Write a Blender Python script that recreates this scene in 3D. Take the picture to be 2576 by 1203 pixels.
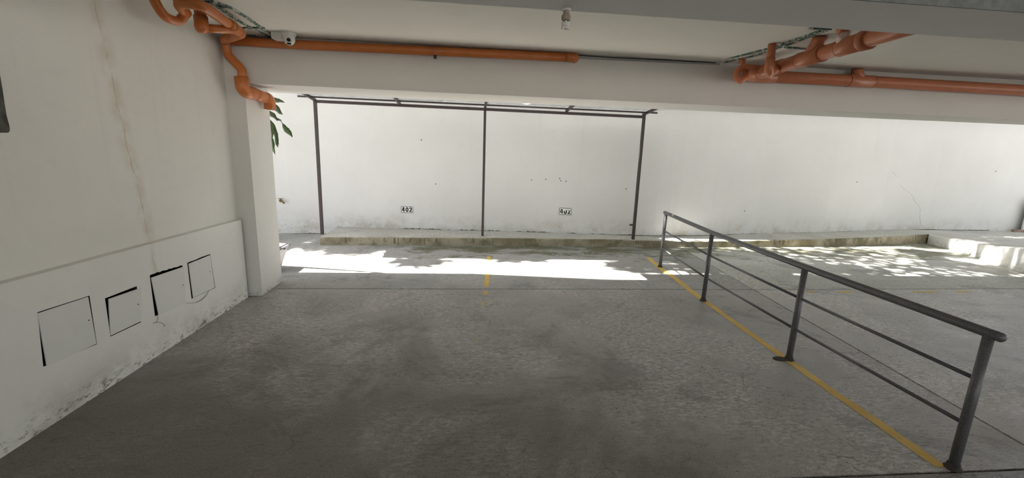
import bpy, bmesh, math, random
from mathutils import Vector, Matrix
R = math.radians
random.seed(7)
scene = bpy.context.scene
for o in list(bpy.data.objects): bpy.data.objects.remove(o)
C = scene.collection

# ------------------------------------------------------------------ camera
W, HH, F = 2576, 1203, 1080.0
PITCH, ROLL, YAW, CAMZ = R(11.32), R(1.95), R(5.67), 1.65
def _rz(v): return Vector((v[0]*math.cos(YAW)+v[1]*math.sin(YAW), -v[0]*math.sin(YAW)+v[1]*math.cos(YAW), v[2]))
_fw = Vector((0, math.cos(PITCH), -math.sin(PITCH))); _u0 = Vector((0, math.sin(PITCH), math.cos(PITCH))); _r0 = Vector((1, 0, 0))
FW = _rz(_fw); RT = _rz(_r0*math.cos(ROLL)+_u0*math.sin(ROLL)); UP = _rz(_u0*math.cos(ROLL)-_r0*math.sin(ROLL))
EYE = Vector((0, 0, CAMZ))
cd = bpy.data.cameras.new('camera'); cam = bpy.data.objects.new('camera', cd); C.objects.link(cam)
cd.sensor_fit = 'HORIZONTAL'; cd.sensor_width = 36; cd.lens = F/W*36; cd.clip_start = .05; cd.clip_end = 200
M3 = Matrix((RT, UP, -FW)).transposed()
cam.matrix_world = Matrix.Translation(EYE) @ M3.to_4x4()
scene.camera = cam

# ------------------------------------------------------------------ sky, sun, exposure
SUN_EL, SUN_OFF = R(60), R(7)
SUNV = Vector((-math.cos(SUN_EL)*math.cos(SUN_OFF), math.cos(SUN_EL)*math.sin(SUN_OFF), math.sin(SUN_EL)))
world = bpy.data.worlds.new('sky'); scene.world = world; world.use_nodes = True
wt = world.node_tree; bg = wt.nodes['Background']
sky = wt.nodes.new('ShaderNodeTexSky'); sky.sky_type = 'NISHITA'; sky.sun_disc = False
sky.sun_elevation = SUN_EL; sky.sun_rotation = math.atan2(SUNV.x, SUNV.y); sky.dust_density = 2.0; sky.air_density = 1.0
hs = wt.nodes.new('ShaderNodeHueSaturation'); hs.inputs['Saturation'].default_value = .45     # pale hazy sky
tn = wt.nodes.new('ShaderNodeMix'); tn.data_type = 'RGBA'; tn.blend_type = 'MULTIPLY'; tn.inputs[0].default_value = 1; tn.inputs[7].default_value = (1.0, 1.0, 1.0, 1)
wt.links.new(sky.outputs[0], hs.inputs['Color']); wt.links.new(hs.outputs[0], tn.inputs[6]); wt.links.new(tn.outputs[2], bg.inputs[0]); bg.inputs[1].default_value = .27
sl = bpy.data.lights.new('sun', 'SUN'); sl.energy = 22.0; sl.angle = R(1.0); sl.color = (1, .965, .915)
so = bpy.data.objects.new('sun', sl); C.objects.link(so); so.location = (-6, 8, 12)
so.rotation_euler = SUNV.to_track_quat('Z', 'Y').to_euler()
vs = scene.view_settings
vs.view_transform = 'Standard'; vs.look = 'None'; vs.gamma = 1; vs.use_curve_mapping = False
vs.exposure = .97

# ------------------------------------------------------------------ sight lines measured in the photograph
def _ray(x, y): return (FW + RT*((x-W/2)/F) - UP*((y-HH/2)/F))
def onz(x, y, z=0.0): d = _ray(x, y); return EYE + d*((z-CAMZ)/d.z)
def ony(x, y, Y): d = _ray(x, y); return EYE + d*(Y/d.y)
def onx(x, y, X): d = _ray(x, y); return EYE + d*(X/d.x)

# ------------------------------------------------------------------ node materials
class NT:
    def __init__(s, name):
        s.m = bpy.data.materials.new(name); s.m.use_nodes = True; s.t = s.m.node_tree
        s.b = s.t.nodes['Principled BSDF']; s.out = s.t.nodes['Material Output']
        s.co = s.n('ShaderNodeNewGeometry').outputs['Position']
    def n(s, k, **a):
        x = s.t.nodes.new(k)
        for kk, v in a.items(): setattr(x, kk, v)
        return x
    def set(s, sock, v):
        if hasattr(v, 'is_linked') or isinstance(v, bpy.types.NodeSocket): s.t.links.new(v, sock)
        else: sock.default_value = v
    def scale(s, v3, co=None):
        m = s.n('ShaderNodeMapping'); s.set(m.inputs['Vector'], co or s.co); m.inputs['Scale'].default_value = v3; return m.outputs[0]
    def noise(s, sc, det=4, rough=.55, co=None, dist=0.0):
        x = s.n('ShaderNodeTexNoise'); s.set(x.inputs['Vector'], co or s.co)
        x.inputs['Scale'].default_value = sc; x.inputs['Detail'].default_value = det
        x.inputs['Roughness'].default_value = rough; x.inputs['Distortion'].default_value = dist
        return x.outputs[0]
    def ramp(s, v, a, b, lo=0.0, hi=1.0):
        x = s.n('ShaderNodeMapRange'); x.clamp = True; x.interpolation_type = 'SMOOTHSTEP'
        s.set(x.inputs[0], v); x.inputs[1].default_value = a; x.inputs[2].default_value = b
        x.inputs[3].default_value = lo; x.inputs[4].default_value = hi; return x.outputs[0]
    def math(s, op, a, b=0.0):
        x = s.n('ShaderNodeMath', operation=op); s.set(x.inputs[0], a); s.set(x.inputs[1], b); return x.outputs[0]
    def mix(s, f, a, b, blend='MIX'):
        x = s.n('ShaderNodeMix', data_type='RGBA', blend_type=blend)
        s.set(x.inputs[0], f); s.set(x.inputs[6], a if not isinstance(a, tuple) else (*a, 1)); s.set(x.inputs[7], b if not isinstance(b, tuple) else (*b, 1))
        return x.outputs[2]
    def xyz(s):
        x = s.n('ShaderNodeSeparateXYZ'); s.set(x.inputs[0], s.co); return x.outputs
    def bump(s, h, st=.3, d=.01):
        x = s.n('ShaderNodeBump'); x.inputs['Strength'].default_value = st; x.inputs['Distance'].default_value = d
        s.set(x.inputs['Height'], h); s.set(s.b.inputs['Normal'], x.outputs[0])
    def col(s, c): s.set(s.b.inputs['Base Color'], (*c, 1) if isinstance(c, tuple) else c)
    def rough(s, r): s.set(s.b.inputs['Roughness'], r)
    def near(s, v, c, w):   # 1 at v==c falling to 0 at distance w
        return s.ramp(s.math('ABSOLUTE', s.math('SUBTRACT', v, c)), 0, w, 1, 0)

def simple(name, c, rough=.6, metal=0.0, nsc=30, var=.15, bump=.0):
    t = NT(name); n = t.noise(nsc)
    t.col(t.mix(t.ramp(n, .3, .7), tuple(x*(1-var) for x in c), tuple(min(1, x*(1+var)) for x in c)))
    t.rough(rough); t.b.inputs['Metallic'].default_value = metal
    if bump: t.bump(n, bump, .004)
    return t.m

def mat_wall(name, base, warm=0.0, dirt=True, z0=0.0, stain=None, amt=1.0, dirt_h=.35, speck=.8):
    t = NT(name); X, Y, Z = t.xyz()
    n1 = t.noise(1.1, 5); n2 = t.noise(9, 5); n3 = t.noise(70, 3)
    c = t.mix(t.ramp(n1, .3, .7), tuple(b*.95 for b in base), base)
    c = t.mix(t.math('MULTIPLY', t.ramp(n2, .55, .8), .12), c, (.55, .53, .48))
    vstreak = t.noise(2.2, 6, .6, t.scale((3.0, 3.0, .25)))
    c = t.mix(t.math('MULTIPLY', t.ramp(vstreak, .56, .78), .20*amt), c, (.50, .47, .40))
    if dirt:
        h = t.math('SUBTRACT', Z, z0)
        g = t.math('MULTIPLY', t.ramp(h, 0, dirt_h, 1, 0), t.ramp(t.noise(2.4, 8, .7), .42, .66))
        c = t.mix(t.math('MULTIPLY', g, .55), c, (.37, .33, .24))
        sp = t.math('MULTIPLY', t.ramp(h, 0, dirt_h*.55, 1, 0), t.ramp(t.noise(30, 8, .78, t.scale((1, .45, 1))), .53, .60))
        c = t.mix(t.math('MULTIPLY', sp, speck), c, (.10, .095, .07))
    if stain:                       # yellow water run below a crack in the paint
        for (y0, z_a, y1, z_b, w) in stain:
            yy = t.math('ADD', y0, t.math('MULTIPLY', t.math('SUBTRACT', Z, z_a), (y1-y0)/(z_b-z_a)))
            yy = t.math('ADD', yy, t.math('MULTIPLY', t.math('SUBTRACT', t.noise(5, 3), .5), .09))
            d = t.math('ABSOLUTE', t.math('SUBTRACT', Y, yy))
            zr = t.math('MULTIPLY', t.ramp(Z, z_a-.05, z_a+.02), t.ramp(Z, z_b-.5, z_b+.1, 1, .25))
            c = t.mix(t.math('MULTIPLY', t.math('MULTIPLY', t.ramp(d, 0, w, .45, 0), zr), t.ramp(t.noise(6, 4), .3, .6)), c, (.52, .45, .30))
            c = t.mix(t.math('MULTIPLY', t.math('MULTIPLY', t.ramp(d, 0, .007, .6, 0), zr), t.ramp(t.noise(9, 4), .38, .55)), c, (.38, .32, .20))
    c = t.mix(t.math('MULTIPLY', t.ramp(t.noise(130, 2, .6), .70, .78), .35), c, (.3, .28, .25))
    t.col(c); t.rough(.85)
    t.bump(t.math('ADD', t.math('MULTIPLY', n2, .6), t.math('MULTIPLY', n3, .35)), .22, .012)
    return t.m

def mat_floor(name, dark, light, brown, moss=0.0, rough=(.30, .55), wear=1.0, brown_patch=0.0):
    t = NT(name); X, Y, Z = t.xyz()
    big = t.noise(.50, 6, .62, dist=.6); mid = t.noise(2.1, 8, .68, t.scale((1, 1.5, 1)), .5)
    c = t.mix(t.ramp(mid, .30, .70), dark, light)
    c = t.mix(t.math('MULTIPLY', t.ramp(big, .42, .62), .8), c, brown)
    # rusty and olive tints soaked into the surface
    hue = t.noise(.9, 6, .65, dist=.8)
    c = t.mix(t.math('MULTIPLY', t.ramp(hue, .54, .66), .35), c, tuple(x*k for x, k in zip(brown, (1.05, .86, .72))))
    c = t.mix(t.math('MULTIPLY', t.ramp(hue, .46, .36), .30), c, tuple(x*k for x, k in zip(dark, (.92, 1.0, .88))))
    # grain of the sand
    g = t.noise(140, 3, .75); c = t.mix(.5, c, t.mix(t.ramp(g, .38, .62), tuple(x*.55 for x in dark), tuple(min(1, x*1.25) for x in light)))
    # scaled, flaking top layer: pale islands with dark pits, drawn out sideways by the float
    fl = t.noise(22, 9, .72, t.scale((.8, 1.8, 1)), .35)
    msk = t.ramp(t.noise(.85, 6, .66, dist=.4), .43, .57)
    c = t.mix(t.math('MULTIPLY', t.math('MULTIPLY', t.ramp(fl, .505, .535), msk), .62*wear), c, tuple(min(1, x*1.45) for x in light))
    pit = t.math('MULTIPLY', t.ramp(t.noise(34, 9, .74, t.scale((.6, 1.7, 1)), .3), .555, .585), t.ramp(t.noise(.8, 6, .64), .38, .54))
    c = t.mix(t.math('MULTIPLY', pit, .80*wear), c, tuple(x*.42 for x in dark))
    crk = t.n('ShaderNodeTexVoronoi', feature='DISTANCE_TO_EDGE')
    wv = t.n('ShaderNodeMix', data_type='VECTOR'); wv.inputs[0].default_value = .12; t.set(wv.inputs[4], t.co)
    nz = t.n('ShaderNodeTexNoise'); nz.inputs['Scale'].default_value = 6; nz.inputs['Detail'].default_value = 6; t.set(nz.inputs['Vector'], t.co); t.set(wv.inputs[5], nz.outputs['Color'])
    t.set(crk.inputs['Vector'], wv.outputs[1]); crk.inputs['Scale'].default_value = 2.6
    cm = t.math('MULTIPLY', t.ramp(crk.outputs['Distance'], .0, .014, 1, 0), t.ramp(t.noise(1.6, 4), .55, .66))
    c = t.mix(t.math('MULTIPLY', cm, .75), c, tuple(x*.3 for x in dark))
    stain = t.ramp(t.noise(1.1, 8, .70, dist=.6), .55, .63)
    c = t.mix(t.math('MULTIPLY', stain, .45), c, tuple(x*.48 for x in dark))
    scuff = t.ramp(t.noise(6, 8, .72, t.scale((.35, 1.6, 1)), .5), .58, .64)
    c = t.mix(t.math('MULTIPLY', scuff, .45*wear), c, tuple(x*.5 for x in brown))
    dots = t.ramp(t.noise(40, 2, .5), .71, .73)
    c = t.mix(t.math('MULTIPLY', dots, .7), c, (.02, .02, .018))
    c = t.mix(t.math('MULTIPLY', t.ramp(t.noise(30, 2, .5), .745, .76), .8), c, (.55, .52, .46))
    if brown_patch:      # floor turns darker brown around a point near the side wall, edge broken by noise
        wob = t.math('MULTIPLY', t.math('SUBTRACT', t.noise(.9, 7, .68, dist=.5), .5), 3.2)
        dx = t.math('DIVIDE', t.math('SUBTRACT', X, -1.5), 2.6); dy = t.math('DIVIDE', t.math('SUBTRACT', Y, 1.6), 2.3)
        rr = t.math('SQRT', t.math('ADD', t.math('MULTIPLY', dx, dx), t.math('MULTIPLY', dy, dy)))
        gm = t.ramp(t.math('ADD', rr, wob), .35, 1.45, 1, 0)
        c = t.mix(t.math('MULTIPLY', gm, brown_patch), c, t.mix(t.ramp(g, .3, .7), (.062, .050, .038), (.14, .118, .095)))
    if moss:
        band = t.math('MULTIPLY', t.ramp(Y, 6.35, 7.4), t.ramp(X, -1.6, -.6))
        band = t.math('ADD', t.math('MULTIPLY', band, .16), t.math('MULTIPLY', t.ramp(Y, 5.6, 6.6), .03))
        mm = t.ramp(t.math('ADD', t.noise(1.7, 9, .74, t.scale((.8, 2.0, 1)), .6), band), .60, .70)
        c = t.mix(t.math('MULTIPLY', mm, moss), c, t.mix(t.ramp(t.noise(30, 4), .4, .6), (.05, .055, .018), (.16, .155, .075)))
    t.col(c)
    t.rough(t.ramp(t.math('ADD', t.math('MULTIPLY', mid, .6), t.math('MULTIPLY', fl, .4)), .38, .60, rough[0], rough[1]))
    t.b.inputs['Specular IOR Level'].default_value = .5
    h = t.math('ADD', t.math('MULTIPLY', fl, .5), t.math('ADD', t.math('MULTIPLY', t.noise(4, 5), .9), t.math('SUBTRACT', t.math('MULTIPLY', g, .14), t.math('MULTIPLY', pit, .35))))
    t.bump(h, .50, .012)
    return t.m

def mat_curb():
    t = NT('curb_concrete'); X, Y, Z = t.xyz()
    c = t.mix(t.ramp(t.noise(3, 7, .65), .38, .62), (.22, .185, .12), (.38, .34, .255))
    c = t.mix(t.math('MULTIPLY', t.ramp(t.noise(2.0, 8, .7), .50, .60), .65), c, (.10, .105, .045))
    lo = t.math('SUBTRACT', .125, t.math('MULTIPLY', t.noise(9, 3, .6, t.scale((1, 1, 0))), .17))
    on = t.ramp(t.math('SUBTRACT', Z, lo), .0, .012)
    drip = t.math('MULTIPLY', t.ramp(t.noise(34, 3, .6, t.scale((1, 1, .03))), .575, .62), on)
    c = t.mix(t.math('MULTIPLY', t.math('MULTIPLY', drip, t.ramp(t.noise(1.3, 3), .40, .62)), .75), c, (.03, .027, .02))
    t.col(c); t.rough(.85); t.bump(t.noise(20, 6), .4, .01); return t.m

def mat_pipe(name, c):
    t = NT(name); n = t.noise(14, 5)
    k = t.mix(t.ramp(n, .3, .7), tuple(x*.86 for x in c), c)
    k = t.mix(t.math('MULTIPLY', t.ramp(t.noise(40, 4, .7), .62, .72), .35), k, (.12, .06, .035))
    t.col(k); t.rough(t.ramp(n, .3, .7, .30, .42)); t.bump(t.noise(50, 3), .08, .004); return t.m

def mat_peel():
    t = NT('peeling_green_paint'); n = t.noise(28, 6, .7, dist=.8)
    t.col(t.mix(t.ramp(n, .50, .55), (.04, .13, .10), (.62, .60, .54))); t.rough(.6); t.bump(n, .5, .01); return t.m

def mat_sheet():
    t = NT('translucent_roof_sheet'); n = t.noise(5, 5)
    k = t.mix(t.ramp(n, .3, .7), (.66, .69, .72), (.82, .84, .86)); k = t.mix(t.math('MULTIPLY', t.ramp(t.noise(14, 6, .7), .58, .7), .5), k, (.42, .44, .45))
    t.col(k); t.rough(.4)
    tr = t.n('ShaderNodeBsdfTranslucent'); t.set(tr.inputs[0], k)
    mx = t.n('ShaderNodeMixShader'); mx.inputs[0].default_value = .35
    t.t.links.new(t.b.outputs[0], mx.inputs[1]); t.t.links.new(tr.outputs[0], mx.inputs[2]); t.t.links.new(mx.outputs[0], t.out.inputs[0])
    return t.m

def mat_leaf(name, a, b):
    t = NT(name)
    rnd = t.n('ShaderNodeNewGeometry').outputs['Random Per Island']
    k = t.mix(rnd, a, b); t.col(k); t.rough(.4)
    tr = t.n('ShaderNodeBsdfTranslucent'); t.set(tr.inputs[0], t.mix(.5, k, (.35, .5, .08)))
    mx = t.n('ShaderNodeMixShader'); mx.inputs[0].default_value = .15
    t.t.links.new(t.b.outputs[0], mx.inputs[1]); t.t.links.new(tr.outputs[0], mx.inputs[2]); t.t.links.new(mx.outputs[0], t.out.inputs[0])
    return t.m

def mat_yellow():
    t = NT('yellow_line_paint'); n = t.noise(26, 6, .7)
    t.col(t.mix(t.ramp(n, .60, .68), t.mix(t.ramp(t.noise(4, 4), .3, .7), (.60, .39, .075), (.72, .49, .105)), (.22, .20, .16)))
    t.rough(.6); t.bump(t.noise(60, 3), .2, .004); return t.m

def mat_railing():
    t = NT('grey_railing_paint'); n = t.noise(160, 2)
    t.col(t.mix(t.ramp(n, .4, .6), (.085, .086, .092), (.13, .13, .137))); t.rough(.38); t.b.inputs['Specular IOR Level'].default_value = .6
    t.bump(n, .12, .002); return t.m

M = {}
M['wall_left'] = mat_wall('plaster_left', (.83, .81, .76), stain=[(3.50, .88, 3.28, 2.7, .10)], amt=.6)
M['wainscot'] = mat_wall('plaster_wainscot', (.86, .845, .80), stain=[(3.44, .45, 3.44, .92, .05)], amt=.4, dirt_h=.32)
M['wall_back'] = mat_wall('plaster_yard', (.735, .73, .72), z0=.13, amt=.55, dirt_h=.42, speck=.3)
M['ceiling'] = mat_wall('plaster_ceiling', (.80, .77, .70), dirt=False, amt=0)
M['beam'] = mat_wall('plaster_beam', (.75, .725, .685), dirt=False, amt=0)
M['beam_grey'] = mat_wall('plaster_grey_beam', (.68, .67, .645), dirt=False, amt=0)
M['face_shade'] = simple('dark_face_shade', (.20, .21, .21), .8)  # shade of the near beam's front face, put into the colour
M['pillar'] = mat_wall('plaster_pillar', (.765, .745, .71), amt=.3, dirt_h=.14)
M['floor_in'] = mat_floor('garage_concrete', (.32, .306, .292), (.45, .432, .413), (.31, .28, .253), brown_patch=.7)
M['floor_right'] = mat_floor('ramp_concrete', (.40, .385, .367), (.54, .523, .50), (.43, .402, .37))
M['floor_near'] = mat_floor('garage_concrete_worn', (.17, .16, .149), (.25, .238, .222), (.165, .14, .115), brown_patch=.75)
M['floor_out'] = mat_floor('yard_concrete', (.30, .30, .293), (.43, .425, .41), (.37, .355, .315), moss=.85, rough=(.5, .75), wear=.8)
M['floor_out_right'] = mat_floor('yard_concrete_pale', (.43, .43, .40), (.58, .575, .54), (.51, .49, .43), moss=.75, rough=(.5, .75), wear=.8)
M['joint'] = simple('joint_filler', (.012, .011, .010), .9)
M['ground'] = simple('outside_ground', (.30, .29, .27), .9, nsc=2)
M['curb'] = mat_curb()
M['curb_top'] = mat_floor('platform_concrete', (.47, .46, .43), (.60, .59, .55), (.52, .48, .41), rough=(.6, .85), wear=.7)
M['white_step'] = mat_wall('whitewashed_step', (.82, .82, .80), amt=.8, dirt_h=.35, speck=.5)
M['orange'] = mat_pipe('orange_pipe', (.60, .185, .045))
M['terracotta'] = mat_pipe('terracotta_pipe', (.58, .20, .095))
M['seam'] = simple('dark_pipe_seam', (.10, .045, .025), .7)
M['pinkpipe'] = simple('bare_pale_pipe', (.72, .55, .50), .45)
M['peel'] = mat_peel()
M['steel'] = simple('dark_brown_steel', (.045, .030, .030), .45, nsc=60, var=.35)
M['sheet'] = mat_sheet()
M['rail'] = mat_railing()
M['rust'] = simple('rusty_base', (.055, .042, .035), .85, nsc=80, var=.5, bump=.4)
M['yellow'] = mat_yellow()
M['white_plastic'] = simple('white_plastic', (.74, .74, .72), .35, var=.04)
M['grey_plastic'] = simple('grey_conduit', (.36, .36, .35), .5, var=.1)
M['black'] = simple('black_gloss', (.006, .006, .007), .2)
M['ink'] = simple('black_stencil_paint', (.008, .008, .008), .7)
M['plate'] = simple('white_number_plate', (.86, .86, .84), .6, var=.03)
M['void'] = simple('dark_recess', (.035, .030, .026), .95, nsc=12, var=.4)
M['cover'] = mat_wall('cover_paint', (.79, .785, .755), dirt=False, amt=.3)
M['wire'] = simple('thin_wire', (.16, .12, .06), .6)
M['cement'] = simple('raw_cement', (.085, .08, .07), .95, nsc=18, var=.4, bump=.6)
M['leaf'] = mat_leaf('glossy_leaf', (.010, .024, .007), (.028, .065, .014))
M['leaf_tree'] = mat_leaf('crown_leaf', (.03, .07, .015), (.07, .14, .03))
M['bark'] = simple('bark', (.10, .075, .05), .9, nsc=20, var=.4, bump=.5)
M['bin'] = simple('grey_bin_plastic', (.17, .15, .16), .45)
M['bin_lid'] = simple('grey_bin_lid', (.22, .20, .215), .35)
M['brass'] = simple('tarnished_brass', (.20, .13, .06), .45, .6)
M['wood'] = simple('brown_timber', (.30, .22, .18), .75, nsc=8, var=.3)
M['socket'] = simple('aged_socket', (.30, .25, .19), .6)
M['tube'] = simple('spiral_glass', (.72, .71, .67), .25, var=.03)
M['nail'] = simple('nail_hole', (.05, .045, .04), .8)
M['crack'] = simple('hairline_crack', (.30, .28, .25), .9)
M['moss'] = simple('moss_tuft', (.07, .08, .03), .95, nsc=40, var=.4)

# ------------------------------------------------------------------ helpers
def link(name, me, mat=None, parent=None):
    o = bpy.data.objects.new(name, me); C.objects.link(o)
    if mat and me: me.materials.append(M[mat] if isinstance(mat, str) else mat)
    if parent: o.parent = parent; o.matrix_parent_inverse = parent.matrix_world.inverted()
    return o
def mesh(name, verts, faces, mat=None, parent=None, smooth=False):
    me = bpy.data.meshes.new(name); me.from_pydata([tuple(v) for v in verts], [], faces); me.update()
    if smooth: me.polygons.foreach_set('use_smooth', [True]*len(me.polygons))
    return link(name, me, mat, parent)
def from_bm(name, bm, mat=None, parent=None, smooth=False):
    bmesh.ops.recalc_face_normals(bm, faces=bm.faces)
    me = bpy.data.meshes.new(name); bm.to_mesh(me); bm.free()
    if smooth: me.polygons.foreach_set('use_smooth', [True]*len(me.polygons))
    return link(name, me, mat, parent)
def tag(o, label, cat, group=None, kind=None):
    o['label'] = label; o['category'] = cat
    if group: o['group'] = group
    if kind: o['kind'] = kind
    return o
def struct(o, label=None):
    o['kind'] = 'structure'
    if label: o['label'] = label
    return o
def thing(name, label, cat, loc=(0, 0, 0), group=None):
    o = bpy.data.objects.new(name, None); C.objects.link(o); o.location = loc; o.empty_display_size = .1
    bpy.context.view_layer.update()
    return tag(o, label, cat, group)
def bm_box(bm, a, b, bev=0.0):
    vs = [bm.verts.new((x, y, z)) for x in (a[0], b[0]) for y in (a[1], b[1]) for z in (a[2], b[2])]
    fs = [bm.faces.new([vs[i] for i in q]) for q in ((0, 1, 3, 2), (4, 6, 7, 5), (0, 4, 5, 1), (2, 3, 7, 6), (0, 2, 6, 4), (1, 5, 7, 3))]
    if bev:
        es = list({e for f in fs for e in f.edges}); bmesh.ops.bevel(bm, geom=es, offset=bev, segments=2, affect='EDGES')
def box(name, a, b, mat, parent=None, bev=0.0):
    bm = bmesh.new(); bm_box(bm, a, b, bev); return from_bm(name, bm, mat, parent)
def prism(name, poly, z0, z1, mat, parent=None):   # poly (x,y) ccw; z0/z1 scalars or lists
    n = len(poly); f0 = z0 if isinstance(z0, (list, tuple)) else [z0]*n; f1 = z1 if isinstance(z1, (list, tuple)) else [z1]*n
    v = [(p[0], p[1], f0[i]) for i, p in enumerate(poly)]+[(p[0], p[1], f1[i]) for i, p in enumerate(poly)]
    bm = bmesh.new(); vs = [bm.verts.new(x) for x in v]
    bm.faces.new(vs[:n][::-1]); bm.faces.new(vs[n:])
    for i in range(n): j = (i+1) % n; bm.faces.new((vs[i], vs[j], vs[n+j], vs[n+i]))
    bmesh.ops.triangulate(bm, faces=[f for f in bm.faces if len(f.verts) > 4])
    return from_bm(name, bm, mat, parent)
def fillet(pts, rad, n=6):
    pts = [Vector(p) for p in pts]; out = [pts[0]]
    for i in range(1, len(pts)-1):
        a, b, c = pts[i-1], pts[i], pts[i+1]
        r = min(rad, (a-b).length*.48, (c-b).length*.48)
        p, q = b+(a-b).normalized()*r, b+(c-b).normalized()*r
        for k in range(n+1):
            t = k/n; out.append(p*(1-t)**2+b*2*t*(1-t)+q*t*t)
    out.append(pts[-1]); return out
def bm_tube(bm, pts, r, seg=14, cap=True):
    pts = [Vector(p) for p in pts]; rings = []; t0 = (pts[1]-pts[0]).normalized()
    up = Vector((0, 0, 1)) if abs(t0.z) < .9 else Vector((1, 0, 0)); nrm = t0.cross(up).normalized()
    for i, p in enumerate(pts):
        t = (pts[min(i+1, len(pts)-1)]-pts[max(i-1, 0)]).normalized()
        nrm = (nrm-t*nrm.dot(t)).normalized(); b = t.cross(nrm); rr = r[i] if isinstance(r, (list, tuple)) else r
        rings.append([bm.verts.new(p+(nrm*math.cos(a)+b*math.sin(a))*rr) for a in [2*math.pi*k/seg for k in range(seg)]])
    for i in range(len(rings)-1):
        for k in range(seg): bm.faces.new((rings[i][k], rings[i][(k+1) % seg], rings[i+1][(k+1) % seg], rings[i+1][k])).smooth = True
    if cap: bm.faces.new(rings[0][::-1]); bm.faces.new(rings[-1])
def tube(name, pts, r, mat, parent=None, seg=14, rad=None):
    bm = bmesh.new(); bm_tube(bm, fillet(pts, rad) if rad else pts, r, seg)
    bmesh.ops.recalc_face_normals(bm, faces=bm.faces)
    me = bpy.data.meshes.new(name); bm.to_mesh(me); bm.free(); return link(name, me, mat, parent)
def bar(name, a, b, w, h, mat, parent=None, up=(0, 0, 1)):  # square tube between two points
    a, b = Vector(a), Vector(b); t = (b-a).normalized(); u = Vector(up)
    if abs(t.dot(u)) > .95: u = Vector((0, 1, 0))
    s = t.cross(u).normalized(); u = s.cross(t)
    v = [p+s*w*sx/2+u*h*sy/2 for p in (a, b) for sx, sy in ((-1, -1), (1, -1), (1, 1), (-1, 1))]
    bm = bmesh.new(); vs = [bm.verts.new(x) for x in v]
    for q in ((0, 1, 2, 3), (4, 7, 6, 5), (0, 4, 5, 1), (1, 5, 6, 2), (2, 6, 7, 3), (3, 7, 4, 0)): bm.faces.new([vs[i] for i in q])
    bmesh.ops.bevel(bm, geom=list(bm.edges), offset=min(w, h)*.12, segments=1, affect='EDGES')
    return from_bm(name, bm, mat, parent)
def lathe(name, prof, mat, parent=None, axis=(0, 0, 1), at=(0, 0, 0), seg=24):   # prof: (radius, height)
    q = Vector(axis).to_track_quat('Z', 'Y'); at = Vector(at); bm = bmesh.new(); rings = []
    for r, h in prof: rings.append([bm.verts.new(at+q@Vector((r*math.cos(2*math.pi*k/seg), r*math.sin(2*math.pi*k/seg), h))) for k in range(seg)])
    for i in range(len(rings)-1):
        for k in range(seg): bm.faces.new((rings[i][k], rings[i][(k+1) % seg], rings[i+1][(k+1) % seg], rings[i+1][k]))
    bm.faces.new(rings[0][::-1]); bm.faces.new(rings[-1])
    o = from_bm(name, bm, mat, parent)
    for p in o.data.polygons: p.use_smooth = len(p.vertices) == 4
    return o

# ------------------------------------------------------------------ setting: floor of six slabs
XL, XU, ZC, ZB = -2.42, -2.47, 2.70, 2.25      # wainscot face, upper wall face, ceiling, beam underside
JW = .009
def dline(y): return 3.96+(y-7.547)*(3.96-3.397)/(7.547-2.028)
floor = struct(box('floor', (-7.0, -9.0, -.14), (17.0, 9.6, -.05), 'joint'), 'grey concrete floor with dark joints between the slabs')
Y1, Y2a, Y2b = 1.835, 5.045, 5.19
def slab(poly, mat): return prism('slab', poly, -.10, 0.0, mat, floor)
slab([(-2.6, -9), (dline(-9)-JW, -9), (dline(Y1)-JW, Y1-JW), (-2.6, Y1+.03-JW)], 'floor_near')
slab([(dline(-9)+JW, -9), (17, -9), (17, Y1-.05-JW), (dline(Y1)+JW, Y1-JW)], 'floor_near')
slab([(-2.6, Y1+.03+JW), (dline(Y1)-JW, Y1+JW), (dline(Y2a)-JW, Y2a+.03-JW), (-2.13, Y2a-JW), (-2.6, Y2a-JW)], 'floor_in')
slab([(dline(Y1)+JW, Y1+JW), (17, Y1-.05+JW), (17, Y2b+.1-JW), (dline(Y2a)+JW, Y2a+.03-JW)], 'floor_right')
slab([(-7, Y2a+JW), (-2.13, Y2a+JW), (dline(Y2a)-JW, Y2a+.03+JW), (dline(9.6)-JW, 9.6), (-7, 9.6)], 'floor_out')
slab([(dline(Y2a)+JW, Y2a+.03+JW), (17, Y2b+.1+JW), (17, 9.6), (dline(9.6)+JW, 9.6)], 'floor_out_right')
struct(mesh('ground', [(-60, -60, -.15), (60, -60, -.15), (60, 60, -.15), (-60, 60, -.15)], [(0, 1, 2, 3)], 'ground'), 'plain ground around the building')

# ------------------------------------------------------------------ setting: left wall, wainscot with four openings, pillar
wl = struct(box('wall_left', (XU-.25, -9, 0), (XU, 4.80, ZC), 'wall_left'), 'white plastered side wall with a yellow water stain')
holes = [[(94, 786), (225, 744), (244, 866), (109, 923)], [(264, 751), (344, 720), (354.5, 811), (278, 847)],
         [(376.5, 693), (459, 668), (466, 763), (390, 796)], [(471, 662), (529, 639.3), (541.5, 724.5), (482, 752)]]
plates = [[(95.5, 788.5), (222, 747), (243, 865), (119, 921.5)], [(274, 752.5), (356, 724), (355, 808.5), (279, 844.5)],
          [(381, 699), (463, 671), (468, 763.5), (400, 793.5)], [(475, 663.8), (529, 641.8), (540.3, 724), (486.5, 749.5)]]
def ledge_z(y): return .906-(y-2.37)*.0185
bm = bmesh.new()
def loop(pts):
    vs = [bm.verts.new(p) for p in pts]
    return [bm.edges.new((vs[i], vs[(i+1) % len(vs)])) for i in range(len(vs))]
ys = [-5, 4.745]
edges = loop([(XL, -9, 0), (XL, 4.745, 0), (XL, 4.745, ledge_z(4.745)), (XL, -9, ledge_z(-5))])
HP = [[onx(x, y, XL) for x, y in h] for h in holes]
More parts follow.
